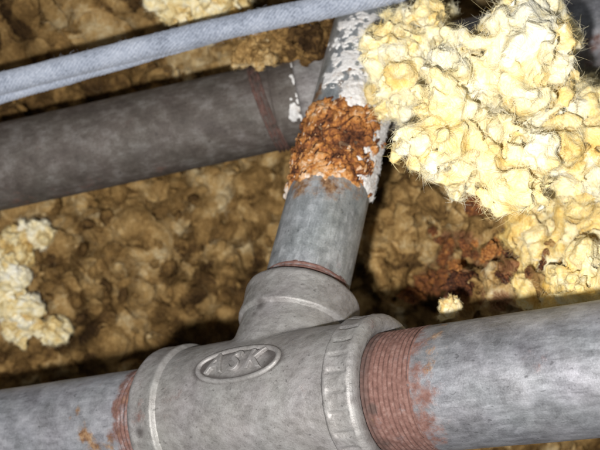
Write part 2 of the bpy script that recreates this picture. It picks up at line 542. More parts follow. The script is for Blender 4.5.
# ------------------------------------------------------------------ insulation bed (the# ------------------------------------------------------------------ insulation bed (the# ------------------------------------------------------------------ insulation bed (the ground of this cavity)
DB = 690.0
def bump2(X, Y, px, py, dep, h, sx, sy=None):
    c = pt(px, py, dep); sy = sy or sx
    return h * np.exp(-((X - c[0]) / sx) ** 2 - ((Y - c[1]) / sy) ** 2)

def bed_base(X, Y):
    z = np.full_like(X, CAMZ - DB)
    z += bump2(X, Y, 500, 225, 640, 75, 55, 60)      # heap on the right
    z += bump2(X, Y, 620, 60, 640, 90, 60, 60)
    z += bump2(X, Y, 620, 430, 600, 30, 80, 50)
    z += bump2(X, Y, 40, -10, 680, 55, 90, 32)       # behind the cable
    z += bump2(X, Y, 60, 270, 680, 14, 60, 40)
    z += bump2(X, Y, 235, 235, 680, 10, 30, 30)
    return z

def bed():
    def axis(a, b, fine0, fine1, step):
        c = list(np.arange(fine0, fine1, step)); st = step; x = fine1
        while x < b: c.append(x); st *= 1.12; x += st
        x = fine0 - step; st = step; l = []
        while x > a: l.append(x); st *= 1.12; x -= st
        return np.array(l[::-1] + c)
    xs = axis(-430, 430, -190, 190, 3.0); ys = axis(-330, 400, -145, 145, 3.0)
    X, Y = np.meshgrid(xs, ys, indexing='ij'); sh = X.shape
    X = X.ravel(); Y = Y.ravel()
    z = bed_base(X, Y) - 15
    P = np.stack([X, Y, z], 1)
    z = z + 9 * (fbm(P / 14, 3, 3) - .5) - 10 * (np.maximum(np.abs(X) / 205, np.abs(Y) / 158) < 1)
    tone = fbm(P / 8, 3, 60)
    V = np.stack([X, Y, z], 1)
    i, j = np.meshgrid(np.arange(sh[0] - 1), np.arange(sh[1] - 1), indexing='ij')
    k = i * sh[1] + j
    F = np.stack([k, k + sh[1], k + sh[1] + 1, k + 1], -1).reshape(-1, 4)
    h = 1.0
    gx = np.arange(-212, 213, h); gy = np.arange(-165, 166, h)
    BX, BY = np.meshgrid(gx, gy, indexing='ij')
    B0 = bed_base(BX.ravel(), BY.ravel()).reshape(BX.shape)
    B0 = B0 + 18 * (fbm(np.stack([BX.ravel() / 42, BY.ravel() / 42, BX.ravel() * 0], 1), 3, 40).reshape(BX.shape) - .5)
    band = np.arange(-20, 14.1, h)
    # grid that follows the base height, so only a thin slab is sampled
    sh3 = (len(gx), len(gy), len(band)); lo = np.array([gx[0], gy[0], band[0]])
    X3, Y3, Z3 = np.meshgrid(gx, gy, band, indexing='ij')
    Pg = np.stack([X3.ravel(), Y3.ravel(), Z3.ravel()], 1).astype(np.float32)
    r = np.random.default_rng(4)
    def layer(sp, z0, z1, r0, r1, keep=1.0):
        gx_, gy_ = np.meshgrid(np.arange(-212, 212, sp), np.arange(-165, 165, sp), indexing='ij'); n_ = gx_.size
        c_ = np.stack([gx_.ravel() + r.uniform(-.42, .42, n_) * sp, gy_.ravel() + r.uniform(-.42, .42, n_) * sp, r.uniform(z0, z1, n_)], 1)
        m_ = r.random(n_) < keep
        return c_[m_], r.uniform(r0, r1, n_)[m_]
    Ls = [layer(9.5, -5, 5, 2.8, 6.0, .75), layer(10, -13, -7, 4.5, 7), layer(27, -7, 2, 7, 12, .8), layer(11, 2, 8, 1.5, 3.2, .5)]
    cen = np.concatenate([a for a, b in Ls]); rad = np.concatenate([b for a, b in Ls]); nn_ = len(cen)
    f, ids = wool_field(sh3, lo, h, Pg, (Z3 + 16).ravel(), cen, rad, 2, 1.35, .7, -8)
    f[..., 0] = -5; f[..., -1] = 5
    V2, F2 = surface_nets(f, lo, h)
    del X3, Y3, Z3, Pg
    I3 = np.clip(np.round((V2 - lo) / h).astype(int), 0, np.array(sh3) - 1)
    nid = ids[I3[:, 0], I3[:, 1], I3[:, 2]]
    rt = r.random(nn_ + 1); c1 = np.where(nid < 0, .2, rt[nid])
    ii = np.clip(((V2[:, 0] - gx[0]) / h), 0, len(gx) - 1.001); jj = np.clip(((V2[:, 1] - gy[0]) / h), 0, len(gy) - 1.001)
    i0 = ii.astype(int); j0 = jj.astype(int); a_ = ii - i0; b_ = jj - j0
    V2[:, 2] += (B0[i0, j0] * (1 - a_) * (1 - b_) + B0[i0 + 1, j0] * a_ * (1 - b_) + B0[i0, j0 + 1] * (1 - a_) * b_ + B0[i0 + 1, j0 + 1] * a_ * b_)
    c2 = fbm(V2 / 5, 2, 21)
    tone2 = .80 * c1 + .45 * c2 - .13 + 1.3 * (fbm(V2 / 34, 3, 60) - .5)
    # cleaner wool towards the lower left, soaked brown near the tee
    pc_ = pt(20, 290, 670); tone2 += .16 * np.exp(-((V2[:, 0] - pc_[0]) / 45) ** 2 - ((V2[:, 1] - pc_[1]) / 35) ** 2)
    global BEDV, BEDN
    BEDV = V2; BEDN = normals_of(V2, F2)
    ok = BEDN[:, 2] > -.1
    hair = fuzz("bed_fuzz", V2[ok], BEDN[ok], 170000, 3, 10, .06, 3, tone2[ok], M_bed_h)
    hair["label"] = "short brown fibres matted over the insulation bed"; hair["category"] = "fibres"
    V, F = joinm([(V2, F2), (V, F)]); tone = np.concatenate([tone2, tone])
    me = mesh_of("insulation_bed", V, F, {"tone": tone, "stain": stain_of(V)})
    return link("insulation_bed", me, M_bed, None, kind="stuff", category="insulation",
                label="brown stained matted fibre insulation packed behind all the pipes")
bed_obj = bed()

def fibres(pts, nrm, count, lmin, lmax, rad, seed, lift=.5):
    r = np.random.default_rng(seed); n = len(pts); seg = 6
    idx = r.integers(0, n, count)
    P0 = pts[idx]; N0 = nrm[idx]
    T = r.normal(size=(count, 3)); T -= (T * N0).sum(1)[:, None] * N0; T /= np.linalg.norm(T, axis=1)[:, None]
    B2 = np.cross(N0, T)
    Ln = r.uniform(lmin, lmax, count); kx = r.normal(0, 1.1, count); lf = r.uniform(.05, 1, count) * lift
    t = np.linspace(0, 1, seg)
    path = (P0[:, None] + (Ln[:, None] * t)[..., None] * (T[:, None] + lf[:, None, None] * N0[:, None])
            + (Ln[:, None] * kx[:, None] * .45 * t ** 2)[..., None] * B2[:, None]
            - (Ln * lf)[:, None, None] * (.55 * t ** 2)[None, :, None] * N0[:, None])
    A = np.cross(T, N0); rr = rad * r.uniform(.6, 1.3, count)
    ring = []
    for q in range(3):
        a = 2 * math.pi * q / 3
        ring.append(path + rr[:, None, None] * (math.cos(a) * A[:, None] + math.sin(a) * N0[:, None]))
    V = np.stack(ring, 2).reshape(-1, 3)
    c, s, q = np.meshgrid(np.arange(count), np.arange(seg - 1), np.arange(3), indexing='ij')
    base = c * seg * 3
    F = np.stack([base + s * 3 + q, base + s * 3 + (q + 1) % 3, base + (s + 1) * 3 + (q + 1) % 3, base + (s + 1) * 3 + q], -1).reshape(-1, 4)
    return V, F

def bed_fibres():
    r = np.random.default_rng(5)
    ok = BEDN[:, 2] > .3
    V, F = fibres(BEDV[ok], BEDN[ok], 3500, 3, 9, .05, 6, .45)
    link("loose_fibres", mesh_of("loose_fibres", V, F), M_fibre_b, None, kind="stuff", category="fibres",
         label="fine loose straw coloured fibres lying over the brown insulation")
bed_fibres()

# ------------------------------------------------------------------ wads of insulation
def wad(name, label, balls, mat, seed, voxel=1.1, amp=1.0, nf=500, group=None, tone0=.5, cat="insulation wad", scale=1.0, fine=1.25):
    """balls: (px, py, depth, radius_mm) – a lump of wool, one continuous skin"""
    r = np.random.default_rng(seed)
    C = np.array([pt(px, py, dep) for px, py, dep, rad in balls]); R_ = np.array([b_[3] for b_ in balls], float)
    k = scale
    pad = 14 * k
    lo = (C - R_[:, None]).min(0) - pad; hi = (C + R_[:, None]).max(0) + pad
    g = [np.arange(lo[c], hi[c], voxel) for c in range(3)]
    X, Y, Z = np.meshgrid(*g, indexing='ij'); sh = X.shape
    P = np.stack([X.ravel(), Y.ravel(), Z.ravel()], 1).astype(np.float32)
    acc = np.zeros(len(P), np.float32); kk = np.float32(.45 / k)
    for c, rad in zip(C, R_):
        acc += np.exp(-kk * (np.sqrt(((P - c.astype(np.float32)) ** 2).sum(1)) - np.float32(rad)).clip(-60, 60))
    f = -np.log(acc + 1e-30) / kk
    cand = r.integers(0, len(f), 300000); cand = cand[np.abs(f[cand]) < 1.2 * k]
    cen, rad = [], []
    for lo_r, hi_r, tries in ((6.0, 9.0, 250), (3.6, 6.0, 900), (2.0, 3.4, 900)):
        for q_ in cand[r.integers(0, len(cand), tries)]:
            c_ = P[q_].astype(float); rr_ = r.uniform(lo_r, hi_r) * k * amp
            if cen and (np.linalg.norm(np.array(cen) - c_, axis=1) < .78 * (np.array(rad) + rr_)).any(): continue
            cen.append(c_ + r.normal(0, 1.0 * k, 3)); rad.append(rr_)
    nn_ = len(cen); cen = np.array(cen); rad = np.array(rad)
    f, ids = wool_field(sh, lo, voxel, P, f + 5.5 * k, cen, rad, seed, k, fine, -9 * k, 3.4)
    for c in range(3):
        sl = [slice(None)] * 3
        for e_ in (0, -1): sl[c] = e_; f[tuple(sl)] = 5
    v2, f_ = surface_nets(f, lo, voxel)
    nn = normals_of(v2, f_); f = f_
    I3 = np.clip(np.round((v2 - lo) / voxel).astype(int), 0, np.array(sh) - 1)
    nid = ids[I3[:, 0], I3[:, 1], I3[:, 2]]
    rt = r.random(nn_ + 1)
    tone = tone0 + .72 * (np.where(nid < 0, .3, rt[nid]) - .5) + .7 * (fbm(v2 / (5 * k), 2, seed) - .5)
    base = v2.mean(0); base[2] = v2[:, 2].min()
    t = thing(name, label, cat, group, base)
    part("wool", v2, f, mat, t, {"tone": tone, "stain": stain_of(v2) * (mat is M_bed)})
    fuzz("fuzz", v2, nn, nf * 130, 1.2 * scale, 5.0 * scale, .036, seed + 9, tone, HAIR.get(mat.name, mat), t, .22)
    return t

def lobes(seed, spots, d0, d1, r0, r1):
    r = np.random.default_rng(seed); out = []
    for px, py in spots:
        d = r.uniform(d0, d1)
        out.append((px, py, d, r.uniform(r0, r1)))
        out.append((px + r.normal(0, 7), py + r.normal(0, 7), d + r.uniform(8, 25), r.uniform(.6, 1.0) * r1))
    return out
wad("insulation_wad", "large bright yellow wad of fibre insulation heaped beside the rusted pipe",
    lobes(3, [(442, 92), (464, 54), (472, 76), (505, 20), (530, 22), (519, 38), (540, 48), (501, 64), (490, 106), (519, 99), (536, 74), (453, 128), (437, 143), (479, 139),
              (524, 139), (550, 106), (505, 165), (514, 182), (538, 162), (474, 163), (465, 108)], 425, 465, 5.5, 9)
    + [(480, 100, 500, 16), (515, 75, 500, 17), (525, 125, 500, 18), (480, 130, 510, 14), (500, 100, 560, 26), (540, 120, 560, 26), (525, 45, 520, 14)], M_fresh, 11, .8, .8, 900, tone0=.58)
wad("insulation_wad", "pale yellow wad of fibre insulation lapped over the top of the rusted pipe",
    lobes(5, [(412, 32), (432, 26), (389, 50), (417, 70), (400, 99), (424, 48), (391, 75), (428, 104), (405, 86), (403, 55)], 470, 490, 4.5, 7)
    + [(415, 55, 530, 15), (430, 80, 540, 18), (425, 22, 535, 9)], M_fresh, 23, .7, .75, 400, tone0=.58, scale=.85)
wad("insulation_wad", "ragged yellow wad of insulation spilling over the edge of the heap",
    lobes(7, [(578, 118), (566, 147), (593, 125), (578, 172), (605, 150), (560, 130), (620, 120), (600, 178)], 445, 480, 6, 9)
    + [(590, 150, 520, 17), (610, 140, 560, 24)], M_fresh, 31, .85, .8, 400, tone0=.50)
wad("insulation_wad", "cream yellow wad of insulation sloping down behind the right hand pipe",
    lobes(9, [(578, 208), (549, 222), (589, 243), (585, 264), (602, 286), (612, 225), (566, 240), (545, 200), (598, 205), (615, 260), (572, 283), (600, 300), (553, 262), (528, 233), (590, 295)], 490, 520, 5.5, 8.5)
    + [(590, 225, 560, 19), (600, 255, 560, 20), (560, 220, 580, 16), (585, 282, 455, 7), (604, 290, 445, 8), (565, 290, 470, 7), (548, 284, 490, 6), (598, 270, 465, 9), (600, 285, 500, 14), (572, 278, 520, 12)], M_fresh, 37, .85, .8, 400, tone0=.30)
wad("insulation_wad", "dull ochre fold of insulation under the bright wad above the rust crumbs",
    [(505, 240, 560, 11), (535, 262, 530, 12), (482, 218, 580, 10), (565, 283, 495, 11), (520, 288, 515, 10), (452, 203, 600, 9), (545, 245, 570, 20), (500, 255, 600, 18),
     (595, 300, 480, 12), (545, 300, 520, 14), (480, 300, 545, 9), (590, 290, 540, 22), (520, 300, 570, 16)],
    M_bed, 41, .9, .9, 250, tone0=.74)
wad("insulation_wad", "grey olive folded wad of insulation in the shade beside the branch pipe",
    [(405, 215, 630, 10), (395, 255, 630, 10), (420, 195, 635, 9), (430, 235, 630, 8), (400, 285, 630, 8), (385, 235, 650, 13)],
    M_bed, 43, .9, .8, 80, tone0=.58)
wad("insulation_wad", "orange cream wad of insulation tucked above the braided cable",
    [(172, 3, 600, 7), (190, 8, 598, 6), (208, 4, 596, 8), (228, 0, 600, 8), (200, -8, 605, 10), (240, 8, 604, 4)], M_pale, 53, .7, .9, 60, tone0=.62, scale=.7)
wad("insulation_wad", "brown fluffy wad of insulation sitting on the thread of the dark pipe",
    [(258, 42, 566, 5), (248, 52, 562, 4.5), (260, 58, 559, 3.5), (275, 40, 566, 5), (250, 36, 572, 4)], M_bed, 59, .5, .9, 60, tone0=.72, scale=.5)
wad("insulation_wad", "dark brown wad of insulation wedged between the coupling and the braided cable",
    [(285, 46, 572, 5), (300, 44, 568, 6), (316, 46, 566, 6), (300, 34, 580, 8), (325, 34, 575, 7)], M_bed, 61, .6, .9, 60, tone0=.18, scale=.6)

tufts = [((12, 248), 655, 9, .45, "small cream tuft of wool below the dark pipe, beside a yellow lump"),
         ((4, 300), 648, 14, .95, "largest bright cream tuft of wool on the brown insulation bed"),
         ((26, 318), 650, 10, .72, "cream tuft of wool spreading towards the lower left pipe"),
         ((56, 330), 656, 4, .80, "narrow cream tuft of wool standing above the left pipe"),
         ((36, 232), 656, 5, .95, "whitish tuft of wool close under the dark pipe"),
         ((449, 307), 474, 2.3, .70, "little cream tuft of wool poking up behind the right hand pipe"),
         ((500, 300), 560, 7, .45, "ochre tuft of wool resting along the right hand pipe"),
         ((545, 296), 550, 7, .60, "pale yellow tuft of wool lying against the right hand pipe")]
for k, ((px, py), dep, s, tone0, lab) in enumerate(tufts):
    r = np.random.default_rng(300 + k)
    balls = [(px, py, dep + 5, s * .5)] + [(px + r.normal(0, s * 1.1), py + r.normal(0, s * .9), dep + r.uniform(2, 10), s * r.uniform(.25, .5)) for _ in range(9)]
    wad("insulation_tuft", lab, balls, M_pale, 400 + 7 * k, .5, .9, 30, "tufts of pale wool on the bed", tone0, "wool tuft", min(.62, max(.30, s * .11)))

# ------------------------------------------------------------------ pipes
def pipe_masks(V, cyl_pts):
    """each entry (point, radius) -> smooth 0..1 mask"""
    m = np.zeros(len(V))
    for q, rad, a in cyl_pts:
        d = np.linalg.norm(V - q, axis=1)
        m = np.maximum(m, a * np.clip(1.15 - d / rad, 0, 1))
    return m

def pco_of(S, TH, r): return np.stack([S * MM, TH * r * MM, np.cos(TH) * .01], 1)
def pco3(S, TH, r): return np.stack([S * MM, np.cos(TH) * r * MM, np.sin(TH) * r * MM], 1)

def barrel(P, d, u, r, s0, s1, step, nseg, seed, wob=.10):
    ss = np.arange(s0, s1 + .001, step)
    prof = [(s0 + 0.0, r - 3.2)] + [(s, r) for s in ss] + [(ss[-1], r - 3.2)]
    def rf(S, TH):
        Q = np.stack([S.ravel() / 9, np.cos(TH).ravel() * r / 9, np.sin(TH).ravel() * r / 9], 1)
        return (wob * (fbm(Q, 4, seed) - .5) * 2).reshape(S.shape)
    return lathe(P, d, u, prof, nseg, rf)

def thread_ring(P, d, u, r, s0, s1, pitch, depth, seed, nseg=160, taper=.0, worn=.55):
    ss = np.arange(s0, s1, pitch / 8)
    prof = [(s0, r - 2)] + [(s, r) for s in ss] + [(ss[-1], r - 2)]
    def rf(S, TH):
        ph = (S - s0) / pitch + TH / (2 * math.pi)
        tri = np.abs((ph % 1) * 2 - 1)
        Q = np.stack([S.ravel() / 4, np.cos(TH).ravel() * r / 4, np.sin(TH).ravel() * r / 4], 1)
        wear = (fbm(Q, 3, seed)).reshape(S.shape)
        out = -depth * tri * np.clip(2.6 * wear - worn, 0, 1) + .45 * (wear - .5) - taper * (S - s0) / max(s1 - s0, 1)
        out[0] = 0; out[-1] = 0
        return out
    return lathe(P, d, u, prof, nseg, rf)

RM, RB = 21.1, 16.7
# --- right run
t = thing("galvanised_pipe", "thick galvanised pipe with long pink rusty thread screwed into the right end of the tee", "pipe", None, TP + 49 * TM)
V, F, S, TH = barrel(TP, TM, TN, RM, 66, 250, 1.0, 150, 3)
cm = lambda px, py: on_cyl(px, py, RM, TP, TM)
pink = pipe_masks(V, [(cm(420, 395), 11, .75), (cm(415, 372), 9, .7), (cm(425, 425), 11, .8), (cm(410, 345), 12, .7), (cm(437, 440), 7, .7), (cm(535, 363), 8, .42), (cm(420, 330), 9, .62)])
pink = np.maximum(pink, .75 * (1 - sstep(66, 71, S)))
rust = pipe_masks(V, [(cm(437, 335), 7, .50), (cm(432, 350), 7, .55), (cm(430, 366), 5, .5), (cm(443, 325), 6, .45), (cm(452, 365), 3, .4)])
part("barrel", V, F, M_pipe, t, {"pco": pco3(S, TH, RM), "pink": pink, "rust": rust})
V, F, S, TH = thread_ring(TP, TM, TN, RM + .15, 44, 67.5, 1.81, .55, 13, 240)
rust = pipe_masks(V, [(cm(364, 380), 8, .55), (cm(372, 425), 9, .6), (cm(366, 350), 6, .5), (cm(385, 442), 7, .6), (cm(372, 409), 3.5, .9)])
tp = part("thread", V, F, M_pipe, t, {"pco": pco3(S, TH, RM), "pink": .92 + .5 * (fbm(V / 6, 3, 44) - .5), "rust": rust * .5,
           "grime_shade": np.maximum(pipe_masks(V, [(cm(372, 409), 3.2, 1.3), (cm(385, 444), 5, .8), (cm(369, 432), 7, .7)]), .75 * (1 - sstep(49.5, 55, S)))})
tp["label"] = "red oxide coloured screw thread"

# --- left run
t = thing("galvanised_pipe", "galvanised pipe with narrow rusty thread and tan scale patch left of the tee", "pipe", None, TP - 49 * TM)
V, F, S, TH = barrel(TP, -TM, TN, RM, 58, 430, 1.25, 150, 5)
rust = pipe_masks(V, [(cm(85, 436), 8, .75), (cm(92, 446), 8, .7), (cm(78, 411), 3.5, .75), (cm(70, 418), 2, .5), (cm(110, 446), 7, .55)])
pink = pipe_masks(V, [(cm(85, 385), 7, .38), (cm(105, 380), 7, .40), (cm(112, 435), 7, .55), (cm(118, 400), 4, .5)])
pink = np.maximum(pink, .7 * (1 - sstep(60, 65, S)))
part("barrel", V, F, M_pipe_lift, t, {"pco": pco3(S, TH, RM), "pink": pink, "rust": rust})
V, F, S, TH = thread_ring(TP, -TM, TN, RM + .3, 44, 60.5, 2.0, .7, 17, 240)
part("thread", V, F, M_pipe, t, {"pco": pco3(S, TH, RM), "pink": np.full(len(V), .72), "rust": .12 + .3 * fbm(V / 4, 3, 2)})

# --- tee
tee = thing("pipe_tee", "grey cast tee fitting with raised oval ASK emblem joining three pipes", "pipe fitting", None, TP)
ct = lambda px, py, r=27: on_cyl(px, py, r, TP, TM)
def casting(V, f, seed, extra=()):
    pink = pipe_masks(V, [(q, r_, a) for q, r_, a in extra])
    gm = pipe_masks(V, [(on_cyl(258, 303, 22.5, TP, TB), 4, .95), (on_cyl(252, 312, 22.5, TP, TB), 3, .8), (ct(141, 432), 3.5, .9), (ct(345, 350), 6, .45), (ct(300, 440), 14, .3), (ct(215, 440), 14, .3)])
    return {"pco": (V - TP) * MM, "pink": pink, "rust": np.zeros(len(V)), "grime_shade": gm}
BR = 26.2
run = lathe(TP, TM, TN, [(-43, 5), (-43, BR), (-38, BR), (-20, BR + .35), (0, BR + .5), (20, BR + .35), (38, BR), (43, BR), (43, 5)], 128)
neck = lathe(TP, TB, TN, [(0, 4), (0, 22.4), (24, 21.6), (30, 21.1), (38, 21.1), (44, 20.8), (44, 4)], 128)
def capped(Lm):
    V, F, _, _ = Lm; ns = 128; n = len(V)
    V2 = np.concatenate([V, [V[:ns].mean(0), V[-ns:].mean(0)]])
    j = np.arange(ns); j2 = (j + 1) % ns
    T = [np.stack([F[:, 0], F[:, 1], F[:, 2]], 1), np.stack([F[:, 0], F[:, 2], F[:, 3]], 1),
         np.stack([np.full(ns, n), j2, j], 1), np.stack([np.full(ns, n + 1), n - ns + j, n - ns + j2], 1)]
    return V2, np.concatenate(T)
V, F = joinm([capped(run), capped(neck)])
v, f, nn = evaluated(V, F, [('REMESH', dict(mode='VOXEL', voxel_size=.75 * MM)), ('SMOOTH', dict(factor=.5, iterations=14))])
v = v + nn * (.35 * (fbm((v - TP) / 9, 4, 3) - .5) + .16 * (fbm((v - TP) / 1.6, 3, 4) - .5))[:, None]
eh = on_cyl(238, 363.5, BR, TP, TM) - TP
e_s = eh.dot(TM); e_th = math.atan2(eh.dot(TB), eh.dot(TN))
bat = casting(v, f, 1, [(ct(172, 392), 9, .38), (ct(165, 420), 8, .34), (ct(300, 380), 12, .25), (ct(180, 360), 8, .28), (ct(275, 335), 9, .2)])
qv = v - TP; rho = np.hypot((qv @ TM - e_s) / 17.6, (np.arctan2(qv @ TB, qv @ TN) - e_th) * BR / 7.0)
bat["grime_shade"] = np.maximum(bat["grime_shade"], .95 * np.exp(-((rho - 1) / .20) ** 2) + .42 * (1 - sstep(.8, 1.0, rho)))  # relief shade painted dark along the oval rim and between the letters
body = part("body", v, f, M_tee, tee, bat)

def collar_prof(r, s0, s1, rin):
    w = s1 - s0
    return [(s0 - 2.0, r - 2.4), (s0 - .9, r - 1.5), (s0 - .35, r - .8), (s0, r - .3), (s0 + .5, r - .02), (s0 + 1.2, r), (s0 + 2, r - .05)] + \
           [(s0 + 2 + (w - 5) * q / 10, r - .05 - .25 * math.sin(math.pi * q / 10)) for q in range(1, 11)] + \
           [(s1 - 2.2, r - .1), (s1 - 1.3, r - .5), (s1 - .6, r - 1.2), (s1 - .15, r - 2.2), (s1, r - 3.2), (s1 - .1, rin + 1.6), (s1 - .8, rin + .5), (s1 - 2.2, rin - .6)]
def dense(prof, k=3):
    p = np.array(prof); t_ = np.linspace(0, len(p) - 1, (len(p) - 1) * k + 1)
    return np.stack([np.interp(t_, np.arange(len(p)), p[:, c]) for c in (0, 1)], 1)
def collar_rf(r, seed, ribs=None, nrib=0):
    def rf(S, TH):
        Q = np.stack([S.ravel() / 5, np.cos(TH).ravel() * r / 5, np.sin(TH).ravel() * r / 5], 1)
        out = (.45 * (fbm(Q, 4, seed) - .5) + .18 * (fbm(Q * 4, 2, seed + 1) - .5)).reshape(S.shape)
        if ribs:
            a, b_ = ribs
            win = sstep(a, a + 1.2, S) * (1 - sstep(b_ - 1.2, b_, S))
            ph = (TH * nrib / (2 * math.pi) + .12 * np.sin(TH * 5))
            out = out - .75 * win * sstep(.70, .93, np.cos(2 * math.pi * ph) + .25 * (fbm(Q * .7, 2, seed + 9).reshape(S.shape) - .5))
        return out
    return rf
V, F, S, TH = lathe(TP, TM, TN, dense(collar_prof(27.9, 37.6, 49.4, RM)), 240, collar_rf(27.9, 5, (38.8, 47.4), 26))
c = part("collar", V, F, M_tee, tee, casting(V, F, 2, [(ct(375, 325, 25), 7, .42), (ct(368, 345, 25), 5, .3)]))
c["label"] = "ribbed collar band"
V, F, S, TH = lathe(TP, -TM, TN, dense(collar_prof(27.9, 37.0, 49.6, RM)), 240, collar_rf(27.9, 6))
part("collar", V, F, M_tee, tee, casting(V, F, 3, [(ct(139, 418), 6, .62), (ct(141, 404), 4, .5), (ct(142, 385), 5, .35)]))
cb = lambda px, py, r=22: on_cyl(px, py, r, TP, TB)
V, F, S, TH = lathe(TP, TB, TN, dense(collar_prof(22.5, 33.0, 48.2, RB)), 200, collar_rf(22.5, 7))
part("collar", V, F, M_tee, tee, casting(V, F, 4, [(cb(332, 282), 5, .3)]))

# raised emblem: oval rim and letters wrapped on the casting
eh = on_cyl(238, 363.5, BR, TP, TM) - TP
e_s = eh.dot(TM); e_th = math.atan2(eh.dot(TB), eh.dot(TN))
def wrap(u, vv, h):
    """u along the run, vv round it (mm), h height above the casting"""
    th = e_th + vv / BR; r = BR + .5 + h
    return TP + (e_s + u)[:, None] * TM + r[:, None] * (np.cos(th)[:, None] * TN + np.sin(th)[:, None] * TB)
a = np.linspace(0, 2 * math.pi, 120, endpoint=False)
ex, ey = 17.6, 7.0
sup = lambda c_, p_: np.sign(c_) * np.abs(c_) ** p_
ring = wrap(ex * sup(np.cos(a), .95), ey * sup(np.sin(a), .95), np.full(120, -.15))
V, F = tube(ring, 1.05, 10, True)
part("emblem_rim", V, F, M_tee, tee, casting(V, F, 5))
for ch, u0 in (("A", -9.2), ("S", -.6), ("K", 8.0)):
    cu = bpy.data.curves.new("txt", 'FONT'); cu.body = ch; cu.size = 11.5 * MM; cu.extrude = 1.6 * MM; cu.offset = .28 * MM
    cu.align_x = 'CENTER'; cu.align_y = 'CENTER'
    ob = bpy.data.objects.new("txt", cu); col.objects.link(ob)
    bpy.context.view_layer.update()
    dg = bpy.context.evaluated_depsgraph_get(); e = ob.evaluated_get(dg).to_mesh()
    tv = np.empty(len(e.vertices) * 3, np.float32); e.vertices.foreach_get("co", tv); tv = tv.reshape(-1, 3) / MM
    e.calc_loop_triangles(); tf = np.empty(len(e.loop_triangles) * 3, np.int32); e.loop_triangles.foreach_get("vertices", tf); tf = tf.reshape(-1, 3)
    ob.evaluated_get(dg).to_mesh_clear(); bpy.data.objects.remove(ob); bpy.data.curves.remove(cu)
    v, f, nn = evaluated(tv, tf, [('REMESH', dict(mode='VOXEL', voxel_size=.22 * MM)), ('SMOOTH', dict(factor=.5, iterations=9))])
    v = wrap(v[:, 0] * .92 + .10 * v[:, 1] + u0, v[:, 1] * .95, v[:, 2] * .9 - .1)
    part("letter", v, f, M_tee, tee, casting(v, f, 6))

# --- branch pipe
br = thing("branch_pipe", "grey galvanised branch pipe rising from the tee with a thick orange rust patch", "pipe", None, TP + 46 * TB)
V, F, S, TH = barrel(TP, TB, TN, RB, 50, 400, 1.0, 130, 9, .12)
cbp = lambda px, py: on_cyl(px, py, RB, TP, TB)
pink = np.maximum(.75 * (1 - sstep(51, 57, S)), pipe_masks(V, [(cbp(335, 262), 7, .42), (cbp(322, 256), 5, .36), (cbp(300, 185), 8, .45)]))
rust = pipe_masks(V, [(cbp(322, 85), 7, .65), (cbp(316, 97), 8, .75), (cbp(352, 70), 5, .7), (cbp(340, 85), 6, .55), (cbp(330, 184), 13, .72), (cbp(355, 186), 12, .62), (cbp(302, 184), 11, .75), (cbp(342, 205), 10, .28), (cbp(315, 195), 8, .35), (cbp(345, 142), 20, 1.3), (cbp(325, 130), 16, 1.2), (cbp(362, 70), 3, .7)])
part("barrel", V, F, M_branch, br, {"pco": pco3(S, TH, RB), "pink": pink, "rust": rust, "grime_shade": pipe_masks(V, [(cbp(352, 145), 8, .95), (cbp(330, 128), 5, .8)])})
V, F, S, TH = thread_ring(TP, TB, TN, RB + .25, 44, 54.2, 1.7, .55, 19, 200)
part("thread", V, F, M_branch, br, {"pco": pco3(S, TH, RB), "pink": np.full(len(V), .85), "rust": .25 * fbm(V / 4, 3, 2)})

# corroded patch: a scabby jacket round the pipe
def jacket(s0, s1, step, nseg, hfun):
    ss = np.arange(s0, s1, step)
    V, F, S, TH = lathe(TP, TB, TN, [(s, RB) for s in ss], nseg)
    Q = (V - TP)
    ax = TP + S[:, None] * TB
    rad = (V - ax); rad /= np.linalg.norm(rad, axis=1)[:, None]
    h = hfun(Q, S, TH)
    V = ax + rad * (RB + h)[:, None]
    keep = (h[F] > -.45).any(1)
    F = F[keep]
    return V, F, h, rad, S, TH
FACE = math.radians(41)                       # the side of the branch that looks at the camera
def angd(TH, c): return np.abs((TH - c + math.pi) % (2 * math.pi) - math.pi)
def h_rust(Q, S, TH):
    wp = Q + 3 * vec_noise(Q / 6, 5, 2)
    edge = np.minimum(sstep(92, 104, S + 15 * (fbm(Q / 5, 4, 71) - .5)), 1 - sstep(133, 141, S + 9 * (fbm(Q / 6, 3, 72) - .5)))
    edge *= 1 - sstep(1.35, 1.85, angd(TH, FACE - .45) + 1.0 * (fbm(Q / 5, 3, 73) - .5))
    f1, g1, c1 = worley(wp / 7, 81); f2, g2, c2 = worley(wp / np.array([3.0, 3.0, 3.0]), 82)
    cracks = sstep(0, .25, g1 - f1)
    h = 1.2 + 1.6 * c1 + 1.2 * c2 + 2.4 * (fbm(wp / 9, 3, 83) - .5) + 1.6 * (ridged(wp / 2.2, 3, 84) - .5)
    pit = np.exp(-((S - 116) / 6.0) ** 2 - (angd(TH, FACE + .22) * RB / 5.5) ** 2)
    h = .75 * h * (.25 + .75 * cracks) - 3.4 * pit - 1.5 * sstep(.56, .70, fbm(wp / 7, 3, 86))
    h = np.maximum(h, -.28 + .5 * (fbm(Q / 1.6, 2, 85) - .5))
    return np.where(edge > .02, (h + .9) * edge - .9, -.9) + .35
V, F, h, rad, S, TH = jacket(90, 146, .36, 300, h_rust)
Q = V - TP
f1, g1, c1 = worley((Q + 3 * vec_noise(Q / 6, 5, 2)) / 7, 81); f2, g2, c2 = worley(Q / 3.2, 82)
paler = 1 - sstep(95, 103, S + 5 * (fbm(Q / 4, 3, 99) - .5))
pitm = np.exp(-((S - 116) / 6.0) ** 2 - (angd(TH, FACE + .22) * RB / 5.5) ** 2)
